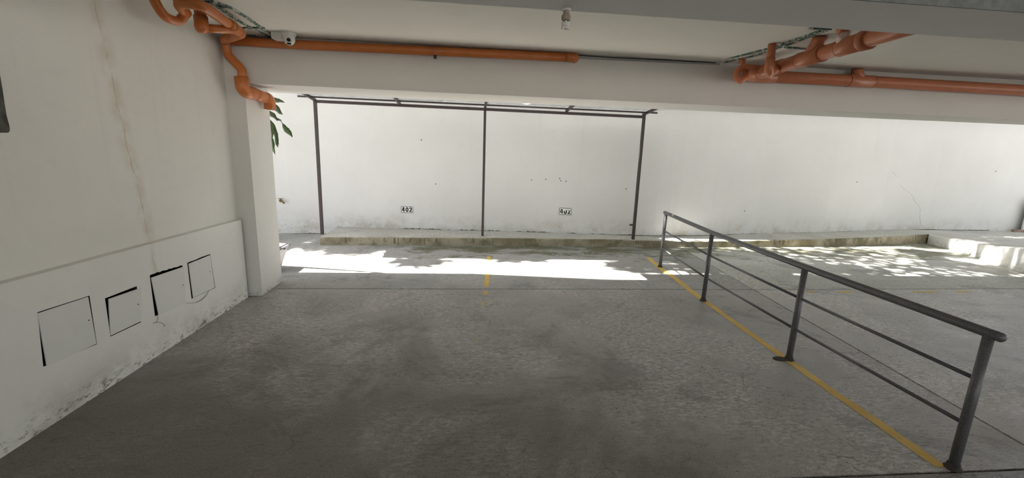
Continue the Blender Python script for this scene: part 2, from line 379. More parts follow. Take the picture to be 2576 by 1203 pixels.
def jag(pts, side, amp, n):     # roughen one broken edge of an opening
    a, b = pts[side], pts[(side+1) % 4]; mid = []
    for k in range(1, n): p = a.lerp(b, k/n); mid.append(p+Vector((0, 0, random.uniform(0, amp))))
    return pts[:side+1]+mid+pts[side+1:]
HJ = [HP[0], HP[1], jag(HP[2], 0, .012, 14), jag(HP[3], 0, .004, 8)]
for h in HJ: edges += loop(h)
bmesh.ops.triangle_fill(bm, edges=edges, use_beauty=True)
for a, b in (((XL, -9, ledge_z(-5)), (XL, 4.745, ledge_z(4.745))),):
    v = [bm.verts.new(p) for p in (a, b, (XU-.01, b[1], b[2]+.004), (XU-.01, a[1], a[2]+.004))]; bm.faces.new(v)
v = [bm.verts.new(p) for p in ((XL, 4.745, 0), (XU-.01, 4.745, 0), (XU-.01, 4.745, ledge_z(4.745)), (XL, 4.745, ledge_z(4.745)))]; bm.faces.new(v)
for f in bm.faces:
    f.normal_update()
    if f.normal.x < -.5: f.normal_flip()
me = bpy.data.meshes.new('wainscot'); bm.to_mesh(me); bm.free()
wains = link('wainscot', me, 'wainscot', wl)
for k, h in enumerate(HJ):       # hollow behind each opening
    n = len(h); back = [Vector((XU-.07, p.y, p.z)) for p in h]
    mesh('recess', h+back, [tuple(range(n, 2*n))]+[(i, (i+1) % n, n+(i+1) % n, n+i) for i in range(n)], 'void', wains)
# behind the wainscot the wall sets back to leave room for the hollows
bm = bmesh.new(); bm_box(bm, (XU-.25, -9, .80), (XU, 4.80, ZC)); bm_box(bm, (XU-.25, -9, 0), (XU-.08, 4.80, .80))
bmesh.ops.recalc_face_normals(bm, faces=bm.faces); bm.to_mesh(wl.data); bm.free()
PLAB = ['largest white square cover plate on the left wall, nearest the camera',
        'white wall cover plate with a wide black gap along its top and left',
        'white cover plate on the left wall with a frayed wire hanging from its lower corner',
        'narrow white cover plate on the left wall nearest the pillar']
for k, p in enumerate(plates):
    q = [onx(x, y, XL+.003) for x, y in p]; b = [v-Vector((.006, 0, 0)) for v in q]
    root = thing('access_cover', PLAB[k], 'cover plate', sum(b, Vector())/4, 'access covers low on the left wall')
    bm = bmesh.new(); vs = [bm.verts.new(v) for v in q+b]
    bm.faces.new(vs[:4]); bm.faces.new(vs[4:][::-1])
    for i in range(4): bm.faces.new((vs[i], vs[(i+1) % 4], vs[4+(i+1) % 4], vs[4+i]))
    from_bm('plate', bm, 'cover', root)
    for (sx, sy) in ([], [(350, 766)], [(463, 717.5)], [(531.5, 683.5)])[k] if k else [(226, 806)]:
        lathe('screw', [(.004, 0), (.004, .003), (.002, .004)], 'nail', root, (1, 0, 0), onx(sx-3, sy, XL+.0025), 10)
wr = [[(394, 792), (398, 800), (396, 808), (391, 812), (385, 814)], [(391, 812), (397, 810.5), (404, 811.5), (411, 815), (415, 820), (413, 822)]]
w1 = thing('loose_wire', 'frayed brown wire dangling below the third cover plate', 'wire', onx(394, 792, XL+.004))
for s in wr: tube('strand', fillet([onx(x, y, XL+.008) for x, y in s], .02, 3), .0016, 'wire', w1, 6)
w2 = thing('loose_wire', 'thin wire bowing under the cover plate nearest the pillar', 'wire', onx(526, 731, XL+.004))
for s in ([(526, 731), (520, 742), (510, 752), (497, 760), (484, 762.5), (469, 762.5)], [(524, 734), (517, 747), (506, 756), (494, 761)]):
    tube('strand', fillet([onx(x, y, XL+.008) for x, y in s], .03, 3), .0014, 'wire', w2, 6)
# raw cement patch at the left edge of the view
cp = [(-60, 150), (0, 188), (6, 222), (12, 262), (17, 292), (24, 318), (25, 329), (21, 334), (0, 334), (-60, 336)]
q = [onx(x, y, XU+.004) for x, y in cp]; n = len(q); b = [v-Vector((.02, 0, 0)) for v in q]
tag(mesh('cement_patch', q+b, [tuple(range(n))]+[(i, (i+1) % n, n+(i+1) % n, n+i) for i in range(n)], 'cement'), 'dark raw cement patch high on the left wall', 'patch')

struct(box('pillar', (-2.62, 4.782, 0), (-2.292, 5.31, ZB), 'pillar', bev=.006), 'white plastered pillar at the end of the left wall')
# ------------------------------------------------------------------ setting: ceiling, beams, storeys above
struct(box('ceiling', (XU-.25, -9, ZC), (17, 5.3, ZC+.2), 'ceiling'), 'off-white plastered ceiling')
struct(prism('beam_front', [(XU-.25, 4.784), (17, 4.784), (17, 5.20), (8, 5.28), (-2.3, 5.50), (XU-.25, 5.50)], ZB, ZC+.01, 'beam'), 'deep plastered beam over the opening to the yard')
struct(prism('beam_overhead', [(XU-.02, 1.66), (17, 1.66), (17, 2.0), (XU-.02, 2.0)], 2.265, ZC+.01, 'beam_grey'), 'grey beam crossing overhead close to the camera')
mesh_f = box('face_shade', (XU-.02, 1.652, 2.265), (17, 1.66, ZC), 'face_shade', bpy.data.objects['beam_overhead'])  # thin dark sheet over the beam's front face, stands in for its shade
struct(prism('wall_facade', [(-5.6, -9), (17, -9), (17, 5.63), (8, 5.66), (-1.0, 5.71), (-1.25, 5.80), (-1.6, 5.95), (-5.6, 5.97)], 2.9, 8.5, 'wall_back'), 'storeys of the building above the garage')

struct(box('shade_slab', (.75, 5.5, 2.92), (8.6, 5.98, 3.08), 'beam'), 'unseen slab added above the yard to keep the sun off it')  # added out of view to block sun along the building's edge

# ------------------------------------------------------------------ setting: yard wall, kerb platform, step
wb = [(-8.0, 8.30), (-3.4, 8.42), (-2.83, 8.47), (-1.73, 8.36), (.906, 8.224), (2.0, 8.14), (2.73, 8.095), (3.2, 8.072), (3.62, 8.068), (4.1, 8.10), (4.6, 8.17), (5.3, 8.31), (6.01, 8.46), (7.77, 8.66), (9.35, 8.96), (10.72, 9.08), (12.9, 9.11), (17.5, 9.2)]
wall = struct(prism('wall_back', [(x, y) for x, y in wb]+[(x, y+.2) for x, y in wb[::-1]], -.1, 4.3, 'wall_back'), 'tall white yard wall')
struct(box('wall_shade', (-6.6, 5.97, -.1), (-6.4, 8.6, 6.2), 'wall_back'), 'tall unseen wall added on the left to shade the yard')  # added out of view, blocks sun and sky at the yard's left end
cb = [(-2.549, 7.44, .138), (-.93, 7.50, .142), (.815, 7.57, .143), (2.41, 7.62, .138), (3.29, 7.60, .128), (4.23, 7.64, .118), (5.58, 7.76, .133), (7.16, 7.90, .152), (8.51, 8.14, .165), (10.02, 8.40, .20)]
def wall_y(x):
    for (x0, y0), (x1, y1) in zip(wb, wb[1:]):
        if x0 <= x <= x1: return y0+(y1-y0)*(x-x0)/(x1-x0)
def dense(pts, step=.25):
    o = []
    for a, b in zip(pts, pts[1:]):
        n = max(1, int(abs(b[0]-a[0])/step))
        o += [tuple(a[i]+(b[i]-a[i])*k/n for i in range(3)) for k in range(n)]
    return o+[pts[-1]]
D = dense(cb)
bm = bmesh.new(); rows = []
for (x, y, z) in D:
    j = random.uniform(-.006, .006); yw = wall_y(x)+.02; jz = random.uniform(-.003, .003)
    rows.append([bm.verts.new(p) for p in ((x, y+j, -.05), (x, y+j, z-.012+jz), (x, y+.012+j, z+jz), (x, yw, z+.004))])
for a, b in zip(rows, rows[1:]):
    for k in range(3):
        f = bm.faces.new((a[k], b[k], b[k+1], a[k+1])); f.material_index = 1 if k == 2 else 0
v = rows[0]; e = bm.verts.new((v[0].co.x, v[3].co.y, -.05)); bm.faces.new((v[0], v[1], v[2], v[3], e))
curb = from_bm('platform', bm, 'curb'); curb.data.materials.append(M['curb_top']); struct(curb, 'low mossy concrete kerb platform along the yard wall')
# raised paving on the right with a whitewashed riser

st = [(10.03, 8.38, .20), (9.75, 7.50, .245), (9.60, 7.15, .255), (9.03, 5.99, .39), (8.3, 4.4, .43)]
bm = bmesh.new(); prev = None
for (x, y, z) in st:
    r = [bm.verts.new(p) for p in ((x, y, -.05), (x, y, z-.012), (x+.014, y+.004, z), (17, y+(9.2-8.38)*(y > 8.3), z-.02))]
    if prev:
        for k in range(3): f = bm.faces.new((prev[k], r[k], r[k+1], prev[k+1])); f.material_index = 1 if k == 2 else 0
    else:
        b = [bm.verts.new(p) for p in ((10.03, 9.2, .196), (17, 9.3, .18))]; f = bm.faces.new((r[2], r[3], b[1], b[0])); f.material_index = 1
    prev = r
step = from_bm('step', bm, 'white_step'); step.data.materials.append(M['curb_top']); struct(step, 'raised paving with a whitewashed riser at the right')
# mossy line where the wall meets the platform: small tufts and flaked plaster
bm = bmesh.new(); x = -3.6; pr = None; h = .008; lv_ = 0.0
while x < 12.5:
    thick = 1.0 if -1.3 < x < 3.4 else (.55 if x < 6 or x > 9.8 else .3)
    lv_ = max(0, min(1, lv_+random.uniform(-.28, .28))); h = (.004+.022*lv_*lv_)*thick*random.uniform(.6, 1.3)
    z = 0.0 if x < -2.55 else (.138 if x < 6 else min(.20, .138+(x-6)*.0135)); y = wall_y(x)
    r = [bm.verts.new(p) for p in ((x, y-.018*thick*random.uniform(.5, 1.4), z-.003), (x, y-.010*thick, z+h*.7), (x, y+.006, z+h))]
    if pr and abs(pr[0].co.z-r[0].co.z) < .05:
        for k in (0, 1): bm.faces.new((pr[k], r[k], r[k+1], pr[k+1]))
    pr = r; x += random.uniform(.012, .03)
mo = from_bm('moss_line', bm, 'moss', wall); mo['kind'] = 'stuff'
# cracks and nail holes in the yard wall
def on_wall(px, py, lift=.002):
    Y = 8.5
    for _ in range(12):
        p = ony(px, py, Y); Y = wall_y(max(-7.9, min(17, p.x)))-lift
    return ony(px, py, Y)
crk = [(2245, 433), (2258, 446), (2270, 448)], [(2265, 467), (2275, 476), (2288, 484), (2297, 496), (2302, 508), (2312, 518), (2315, 528), (2314, 545), (2316, 566), (2319, 573)], [(1312, 282), (1313, 330), (1312, 372)]
for s in crk[:2]:
    bm = bmesh.new(); pr = None; fine = []
    for a, b in zip(s, s[1:]):
        for k in range(4): fine.append((a[0]+(b[0]-a[0])*k/4+random.uniform(-1, 1), a[1]+(b[1]-a[1])*k/4))
    for i, p in enumerate(fine):
        c = on_wall(*p); w = .0035*random.uniform(.5, 1.2); r = [bm.verts.new(c+Vector((-w, 0, 0))), bm.verts.new(c+Vector((w, 0, 0)))]
        if pr: bm.faces.new((pr[0], pr[1], r[1], r[0]))
        pr = r
    from_bm('crack', bm, 'crack', wall)
for p in [(1337, 453), (1373, 451), (1408, 449), (1411, 455), (1424, 456), (1096, 463), (1873, 531), (2505, 431), (2156, 458), (1575, 475), (1060, 352)]:
    lathe('nail', [(.010, -.004), (.010, .004), (.004, .008)], 'nail', wall, (0, -1, 0), on_wall(*p), 8)

# ------------------------------------------------------------------ painted lines on the floor
def paint(name, pts, mat, parent, z=.0015):     # flat strip of paint with ragged edges, pts: (x, y, width) along the strip
    bm = bmesh.new(); pr = None; fine = []
    for a, b in zip(pts, pts[1:]):
        n = max(2, int((Vector(b[:2])-Vector(a[:2])).length/.035))
        fine += [[a[i]+(b[i]-a[i])*k/n for i in range(3)] for k in range(n)]
    fine.append(list(pts[-1]))
    for i, (x, y, w) in enumerate(fine):
        t = (Vector(fine[min(i+1, len(fine)-1)][:2])-Vector(fine[max(i-1, 0)][:2])).normalized(); nn = Vector((-t.y, t.x))*w/2
        jl, jr = random.uniform(.86, 1.06), random.uniform(.86, 1.06)
        r = [bm.verts.new((x+nn.x*jl, y+nn.y*jl, z)), bm.verts.new((x-nn.x*jr, y-nn.y*jr, z))]
        if pr: bm.faces.new((pr[0], pr[1], r[1], r[0]))
        pr = r
    o = from_bm(name, bm, mat, parent)
    return o
def fl(px, py): p = onz(px, py); return (p.x, p.y)
def strip(*a): return [(*fl(x, y), w) for x, y, w in a]
ln = thing('road_marking', 'short worn yellow bay line in the middle of the floor', 'line', (*fl(1222, 735), 0))
paint('stripe', strip((1230, 645, .062), (1226, 690, .062), (1223, 722, .062)), 'yellow', ln)
paint('stripe', strip((1222, 733, .05), (1220, 742, .055)), 'yellow', ln)
paint('stripe', strip((1216, 758, .02), (1215, 766, .028)), 'yellow', ln)
paint('stripe', strip((1213, 769, .018), (1212.5, 773, .016)), 'yellow', ln)
paint('stripe', strip((1201, 851, .012), (1201, 857, .014)), 'yellow', ln)
ln = thing('road_marking', 'long yellow bay line running under the grey railing', 'line', (*fl(1980, 905), 0))
paint('stripe', strip((1630, 648, .075), (1662, 676, .085), (1700, 702, .085), (1752, 743, .085), (1800, 777, .075), (1900, 849, .072), (2000, 919, .075)), 'yellow', ln)
paint('stripe', strip((2000, 919, .075), (2100, 990, .080), (2200, 1058, .082), (2300, 1128, .080), (2368, 1176, .07)), 'yellow', ln)
ln = thing('road_marking', 'faint broken yellow line on the floor beyond the railing', 'line', (*fl(2200, 735), 0))
for a, b in (((2022, 735), (2050, 735)), ((2106, 735.5), (2145, 735)), ((2170, 735), (2204, 735)), ((2296, 735), (2358, 734.5)), ((2405, 734), (2440, 733.5))):
    paint('stripe', strip((*a, .05), (*b, .05)), 'yellow', ln)

# ------------------------------------------------------------------ railing
rl = thing('railing', 'grey tubular steel railing standing along the yellow line', 'railing', (2.75, 4, 0))
base = [(2.925, 6.175), (2.772, 4.636), (2.722, 3.155), (2.712, 1.867)]
tz = [.842, .826, .815, .806]
tops = [Vector((x+.006, y, z)) for (x, y), z in zip(base, tz)]
for (x, y), t in zip(base, tops): tube('post', [(x, y, -.01), t], .0245, 'rail', rl, 18)
d0 = (tops[0]-tops[1]).normalized(); d1 = (tops[3]-tops[2]).normalized()
tr = tube('top_rail', [tops[0]+d0*.05, tops[0], tops[1], tops[2], tops[3], tops[3]+d1*.045], .026, 'rail', rl, 18)
lathe('end_cap', [(.026, 0), (.0255, .008), (.021, .016), (.012, .022), (.003, .024)], 'rail', rl, d1, tops[3]+d1*.045, 18)
lathe('end_cap', [(.026, 0), (.0255, .008), (.021, .016), (.012, .022), (.003, .024)], 'rail', rl, d0, tops[0]+d0*.05, 18)
for i in range(3):
    for fr in (.675, .345):
        a = Vector((*base[i], 0)).lerp(tops[i], fr); b = Vector((*base[i+1], 0)).lerp(tops[i+1], fr)
        t = (b-a).normalized(); tube('mid_rail', [a+t*.015, b-t*.015], .0115, 'rail', rl, 12)
for k, (x, y) in enumerate(base):
    lathe('base_flange', [(.040, 0), (.042, .005), (.032, .010), (.029, .03), (.026, .032)], 'rust', rl, (0, 0, 1), (x, y, 0.0005), 14)
bm = bmesh.new(); n = 16; cx, cy = base[2]; cx -= .07; cy += .01
bt = [bm.verts.new((cx+.065*math.cos(2*math.pi*k/n), cy+.045*math.sin(2*math.pi*k/n), .001)) for k in range(n)]
up = [bm.verts.new((cx+.055*math.cos(2*math.pi*k/n), cy+.038*math.sin(2*math.pi*k/n), .007)) for k in range(n)]
bm.faces.new(up)
for k in range(n): bm.faces.new((bt[k], bt[(k+1) % n], up[(k+1) % n], up[k]))
from_bm('foot_plate', bm, 'rust', rl)

# ------------------------------------------------------------------ carport canopy in the yard
cn = thing('carport_canopy', 'dark brown steel carport frame with pale translucent roof against the yard wall', 'canopy', (.2, 7.75, .14))
PX = [(-2.60, 7.72), (.224, 7.76), (3.055, 7.69)]
def roof_z(y): return 2.405+(7.72-y)*.095
for (x, y) in PX: bar('post', (x, y, .13), (x, y, 2.40), .05 if x != PX[1][0] else .043, .05, 'steel', cn)
bar('front_beam', (-2.58, 7.72, 2.385), (.224, 7.75, 2.378), .045, .047, 'steel', cn)
bar('front_beam', (.224, 7.75, 2.378), (3.04, 7.69, 2.36), .045, .047, 'steel', cn)
for x in (-2.60, -1.22, .224, 1.65, 3.05):
    bar('rafter', (x, 7.73, roof_z(7.73)), (x, 6.80, roof_z(6.80)), .042, .045, 'steel', cn)
for y in (7.52, 6.90):
    bar('purlin', (-2.80, y, roof_z(y)+.008), (3.22, y, roof_z(y)-.004), .028, .026, 'steel', cn)
bar('bracket', onx(1597, 566, 3.03), onx(1584, 566, 2.93), .03, .03, 'steel', cn)
tube('hook_ring', [ony(1598, 417, 7.69)+Vector((.018*math.cos(a), 0, .026*math.sin(a))) for a in [k*math.pi/8 for k in range(17)]], .005, 'white_plastic', cn, 6)
NP = 8; x0, x1 = -2.80, 3.32
for k in range(NP):          # corrugated sheets lying side by side
    a = x0+(x1-x0)*k/NP-.02; b = x0+(x1-x0)*(k+1)/NP+.02; nx = 40; vv = []; ff = []
    yb, yf = 7.56+random.uniform(-.03, .03), 6.74+random.uniform(-.03, .03); lift = .034+.005*(k % 2)
    for i in range(nx+1):
        x = a+(b-a)*i/nx; dz = .007*math.sin(2*math.pi*(x/.16))
        for y in (yb, yf): vv.append((x, y, roof_z(y)+lift+dz))
    for i in range(nx): ff.append((2*i, 2*i+1, 2*i+3, 2*i+2))
    mesh('roof_sheet', vv, ff, 'sheet', cn, True)

# ------------------------------------------------------------------ number plates on the yard wall
def ribbon(bm, pts, w, to, z):
    pr = None
    for i, p in enumerate(pts):
        a, b = Vector(pts[max(0, i-1)]), Vector(pts[min(len(pts)-1, i+1)]); t = (b-a).normalized(); n = Vector((-t.y, t.x)); ww = w[i] if isinstance(w, list) else w
        r = [bm.verts.new(to(Vector(p)+n*ww/2, z)), bm.verts.new(to(Vector(p)-n*ww/2, z))]
        if pr: bm.faces.new((pr[0], pr[1], r[1], r[0]))
        pr = r
def arc(cx, cy, rx, ry, a0, a1, n=14): return [(cx+rx*math.cos(R(a0+(a1-a0)*k/n)), cy+ry*math.sin(R(a0+(a1-a0)*k/n))) for k in range(n+1)]
DIG = {'4': [([(.50, .98), (.12, .34)], .30), ([(.0, .30), (1.0, .30)], .24), ([(.64, 1.0), (.64, 0)], .36)],
       '0': [(arc(.5, .5, .32, .40, 0, 360, 28), .36)],
       '2': [(arc(.47, .69, .32, .20, 180, -30, 14), .36), ([(.76, .62), (.55, .36), (.20, .12)], .36), ([(.02, .11), (1.0, .11)], .24)]}
DIGW = {'4': [([(.48, .92), (.12, .34)], .30), ([(.0, .30), (.92, .30)], .24), ([(.52, .94), (.76, .72), (.66, .50), (.72, .30)], .28), ([(.66, .36), (.66, .04)], .34)],
        '0': [(arc(.5, .46, .33, .40, 160, 410, 20), .36)],
        '2': [([(.18, .80), (.34, .70)], .26), ([(.88, .88), (.80, .72)], .14), ([(.80, .72), (.52, .38), (.18, .12)], .34), ([(.02, .11), (1.0, .11)], .24)]}
def number_plate(tl, br, tilt, digits, label):
    A, B = on_wall(*tl, .004), on_wall(*br, .004); w, h = B.x-A.x, A.z-B.z
    def to(p, z): x = A.x+p.x; return (x, A.y+(B.y-A.y)*p.x/w-z, B.z+p.y+tilt*p.x)
    t = thing('number_plate', label, 'number plate', A, 'bay numbers on the yard wall')
    bm = bmesh.new(); v = [bm.verts.new(to(Vector(p), z)) for z in (.0, .005) for p in ((0, 0), (w, 0), (w, h), (0, h))]
    bm.faces.new(v[4:])
    for i in range(4): bm.faces.new((v[i], v[(i+1) % 4], v[4+(i+1) % 4], v[4+i]))
    from_bm('panel', bm, 'plate', t)
    bm = bmesh.new(); c = [(0, 0), (w, 0), (w, h), (0, h)]
    for i in range(4): ribbon(bm, [c[i], c[(i+1) % 4]], .007 if i != 1 else .005, to, .0065)
    from_bm('border', bm, 'ink', t)
    dw, dh = w*.265, h*.78
    for k, ch in enumerate('402'):
        bm = bmesh.new(); ox, oy = w*(.055+.315*k), h*.11
        for pts, ww in digits[ch]: ribbon(bm, [(ox+x*dw, oy+y*dh) for x, y in pts], ww*dw, to, .0065)
        from_bm('digit', bm, 'ink', t)
number_plate((1009.5, 519.5), (1038.5, 535), -.01, DIG, 'crisp bay number 402 on the yard wall left of the middle post')
number_plate((1407.5, 523.5), (1436.5, 540), -.02, DIGW, 'worn bay number 402 with broken digits right of the middle post')

# ------------------------------------------------------------------ tap on the yard wall
tp = on_wall(706, 505, 0); t = thing('water_tap', 'tarnished brass garden tap on the yard wall beside the pillar', 'tap', tp)
lathe('flange', [(.03, 0), (.03, .006), (.018, .012)], 'brass', t, (0, -1, 0), tp, 14)
tube('body', [tp, tp+Vector((.02, -.06, 0)), tp+Vector((.075, -.10, .0)), tp+Vector((.105, -.11, -.035))], .016, 'brass', t, 12, .03)
tube('valve', [tp+Vector((.03, -.07, 0)), tp+Vector((.03, -.07, .04))], .012, 'brass', t, 10)
bar('handle', tp+Vector((-.015, -.075, .047)), tp+Vector((.075, -.065, .047)), .014, .01, 'brass', t)

# ------------------------------------------------------------------ bin beside the pillar
bc = Vector((-2.685, 5.84, 0)); b = thing('waste_bin', 'grey plastic waste bin with lid half hidden behind the pillar', 'bin', bc)
bm = bmesh.new(); rings = []
for z, hx, hy in ((0, .12, .11), (.28, .205, .17), (.31, .212, .175)):
    rings.append([bm.verts.new(bc+Vector((sx*hx, sy*hy, z))) for sx, sy in ((-1, -1), (1, -1), (1, 1), (-1, 1))])
for i in range(2):
    for k in range(4): bm.faces.new((rings[i][k], rings[i][(k+1) % 4], rings[i+1][(k+1) % 4], rings[i+1][k]))
bm.faces.new(rings[0][::-1]); bm.faces.new(rings[2]); bmesh.ops.bevel(bm, geom=[e for e in bm.edges if abs(e.verts[0].co.z-e.verts[1].co.z) > .1], offset=.03, segments=3, affect='EDGES')
from_bm('body', bm, 'bin', b)
bm = bmesh.new(); bm_box(bm, bc+Vector((-.235, -.195, .307)), bc+Vector((.235, .195, .327)), .008); from_bm('lid', bm, 'bin_lid', b)
bm = bmesh.new(); bm_box(bm, bc+Vector((-.20, -.16, .327)), bc+Vector((.20, .16, .341)), .006); from_bm('lid_panel', bm, 'bin_lid', b)
box('handle_slot', bc+Vector((.06, -.180, .245)), bc+Vector((.11, -.163, .275)), 'black', b, .004)
box('latch', bc+Vector((.215, -.03, .293)), bc+Vector((.245, .03, .311)), 'bin', b, .003)

# ------------------------------------------------------------------ drain pipes
def collar(root, a, b, r, mat, name='collar'):
    a, b = Vector(a), Vector(b); d = (b-a).normalized()*.0018; c = tube(name, [a, a.lerp(b, .02), b], r, mat, root, 18)
    for e, q in ((a, 1), (b, -1)): tube('seam', [e+d*q, e+d*q*2.6], r+.0007, 'seam', c, 18)
    return c
# left corner pipework
lp = thing('drain_pipe', 'orange drain pipe with traps dropping down the corner of the left pillar', 'pipe', (-2.3, 4.6, 2.6))
A = 'orange'
tube('trap', [(-2.25, 3.50, 2.698), (-2.25, 3.55, 2.60), (-2.235, 3.60, 2.535), (-2.215, 3.73, 2.535), (-2.14, 3.70, 2.61)], .033, A, lp, 16, .06)
tube('branch', [(-2.155, 3.72, 2.60), (-2.115, 3.545, 2.625), (-1.935, 3.525, 2.615), (-1.965, 3.84, 2.605), (-1.985, 4.02, 2.60)], .037, A, lp, 16, .10)
tube('pipe', [(-1.977, 3.95, 2.602), (-2.012, 4.20, 2.60)], .043, A, lp, 18)
tube('elbow', [(-2.006, 4.15, 2.60), (-2.018, 4.25, 2.60), (-2.22, 4.48, 2.615)], .040, A, lp, 18, .06)
tube('pipe', [(-2.15, 4.40, 2.61), (-2.39, 4.675, 2.628), (-2.395, 4.715, 2.60), (-2.395, 4.725, 2.50), (-2.272, 4.725, 2.37), (-2.275, 4.72, 2.27)], .040, A, lp, 18, .035)
tube('stub', [(-2.115, 3.83, 2.698), (-2.115, 3.83, 2.60)], .041, A, lp, 18)
tube('stub_socket', [(-2.115, 3.83, 2.615), (-2.115, 3.83, 2.535), (-2.115, 3.832, 2.512), (-2.115, 3.834, 2.497), (-2.115, 3.835, 2.490)], [.049, .049, .045, .033, .012], A, lp, 20)
tube('stub_link', [(-2.10, 3.85, 2.535), (-2.03, 3.93, 2.55), (-1.985, 4.03, 2.575)], .032, A, lp, 16, .05)
tube('socket_elbow', [(-2.275, 4.70, 2.298), (-2.27, 4.70, 2.165), (-2.225, 4.84, 2.16)], .062, A, lp, 22, .09)
tube('pipe', [(-2.23, 4.80, 2.162), (-2.205, 5.06, 2.142)], .056, A, lp, 20)
collar(lp, (-1.985, 4.02, 2.601), (-2.008, 4.17, 2.60), .0445, A)
collar(lp, (-2.208, 5.03, 2.1445), (-2.204, 5.07, 2.141), .0595, A)
collar(lp, (-2.245, 4.80, 2.165), (-2.236, 4.835, 2.163), .0635, A)
tube('spout', [(-2.208, 5.03, 2.144), (-2.20, 5.12, 2.135), (-2.215, 5.13, 2.03)], .058, A, lp, 20, .08)
# orange pipe along the beam
p1 = thing('drain_pipe', 'straight orange drain pipe running along the beam below the camera dome', 'pipe', (-.5, 4.72, 2.63))
tube('pipe', [(-2.33, 4.722, 2.634), (-1.91, 4.722, 2.630), (-.38, 4.722, 2.642), (1.00, 4.722, 2.655)], .044, A, p1, 18)
tube('end_elbow', [(.97, 4.722, 2.655), (1.07, 4.722, 2.656), (1.075, 4.80, 2.66)], .046, A, p1, 18, .05)
cl = tube('clamp', [(-.395, 4.722, 2.642), (-.370, 4.722, 2.642)], .0485, 'terracotta', p1, 18)
bar('clamp_bolt', (-.382, 4.70, 2.60), (-.382, 4.70, 2.565), .03, .018, 'rust', p1)
# right pipework
rp = thing('drain_pipe', 'thick terracotta drain pipe along the beam with a branch coming towards the camera', 'pipe', (3.1, 4.6, 2.56))
T = 'terracotta'
tube('pipe', [(3.13, 4.69, 2.566), (4.30, 4.69, 2.572), (9.5, 4.66, 2.55), (16.9, 4.66, 2.52)], .062, T, rp, 22)
tube('elbow', [(3.30, 4.69, 2.566), (2.975, 4.69, 2.560), (2.955, 4.36, 2.553)], .066, T, rp, 22, .16)
xs = lambda y: 2.955-(4.36-y)*.068
tube('branch', [(xs(4.4), 4.4, 2.553), (xs(3.0), 3.0, 2.55), (xs(2.003), 2.003, 2.548)], .058, T, rp, 22)
for ya, yb2, rr in ((4.42, 4.08, .0655), (3.84, 3.55, .0665), (3.37, 3.12, .0675), (3.16, 3.09, .073)):
    collar(rp, (xs(ya), ya, 2.551), (xs(yb2), yb2, 2.550), rr, T)
tube('tee', [(xs(3.72), 3.72, 2.57), (xs(3.64), 3.64, 2.64), (xs(3.62), 3.62, 2.698)], .055, T, rp, 20, .05)
tube('tee', [(4.33, 4.69, 2.57), (4.27, 4.69, 2.66), (4.265, 4.69, 2.698)], .055, T, rp, 20, .05)
collar(rp, (4.17, 4.69, 2.571), (4.47, 4.689, 2.571), .067, T)
tube('sleeve', [(xs(3.33)-.02, 3.33, 2.575), (xs(3.33)-.03, 3.33, 2.66)], .043, 'pinkpipe', rp, 18)
tube('sleeve_top', [(xs(3.33)-.029, 3.33, 2.65), (xs(3.33)-.034, 3.33, 2.698)], .047, T, rp, 18)
tube('drop', [(2.70, 3.93, 2.698), (2.70, 3.93, 2.56)], .035, T, rp, 18)
tube('drop_elbow', [(2.70, 3.93, 2.58), (2.70, 3.93, 2.455), (2.78, 4.02, 2.47), (2.90, 4.10, 2.53)], .0395, T, rp, 18, .05)
tube('trap_riser', [ony(1868, 147, 4.52), ony(1867, 168, 4.50)], .033, T, rp, 16)
tube('trap', [ony(1914, 172, 4.40), ony(1868, 168, 4.44), ony(1853, 180, 4.42), ony(1852, 198, 4.40), ony(1862, 205, 4.38), ony(1873, 196, 4.40), ony(1875, 180, 4.46)], .031, T, rp, 16, .05)
# grey conduit along the top of the beam
cdt = thing('cable_conduit', 'thin grey cable conduit along the top of the beam', 'conduit', (1.9, 4.77, 2.67))
bar('duct', (1.10, 4.775, 2.668), (2.70, 4.775, 2.684), .016, .018, 'grey_plastic', cdt)
box('end_clip', (1.075, 4.76, 2.652), (1.12, 4.79, 2.695), 'grey_plastic', cdt, .003)
tube('cable', [(1.1, 4.765, 2.69), (1.5, 4.762, 2.686), (1.95, 4.765, 2.692), (2.65, 4.765, 2.692)], .005, 'nail', cdt, 6)

# peeling green strips left on the ceiling
def on_ceil(px, py, dz=.004): return onz(px, py, ZC-dz)
def strips(label, segs, cross):
    r = thing('ceiling_batten', label, 'batten', on_ceil(*segs[0][0]))
    for nm, ss in (('strip', segs), ('cross_strip', cross)):
        for a, b in ss: bar(nm, on_ceil(*a, .006), on_ceil(*b, .006), .026, .014, 'peel', r)
    return r
strips('peeling green ceiling battens beside the pipes in the left corner',
       [((438, 2), (530, 5)), ((530, 5), (600, 53)), ((600, 53), (684, 98)), ((530, 2), (575, 17)), ((575, 17), (622, 45)), ((622, 45), (692, 94))],
       [((575, 17), (545, 16)), ((610, 71), (664, 70)), ((612, 88), (690, 93))])
strips('peeling green ceiling battens above the terracotta branch pipe',
       [((1822, 157), (1900, 140)), ((1900, 140), (1985, 112)), ((1985, 112), (2088, 73)), ((1825, 150), (1930, 123)), ((1950, 118), (2062, 78))],
       [((1975, 119), (2025, 123)), ((2036, 71), (2090, 74))])

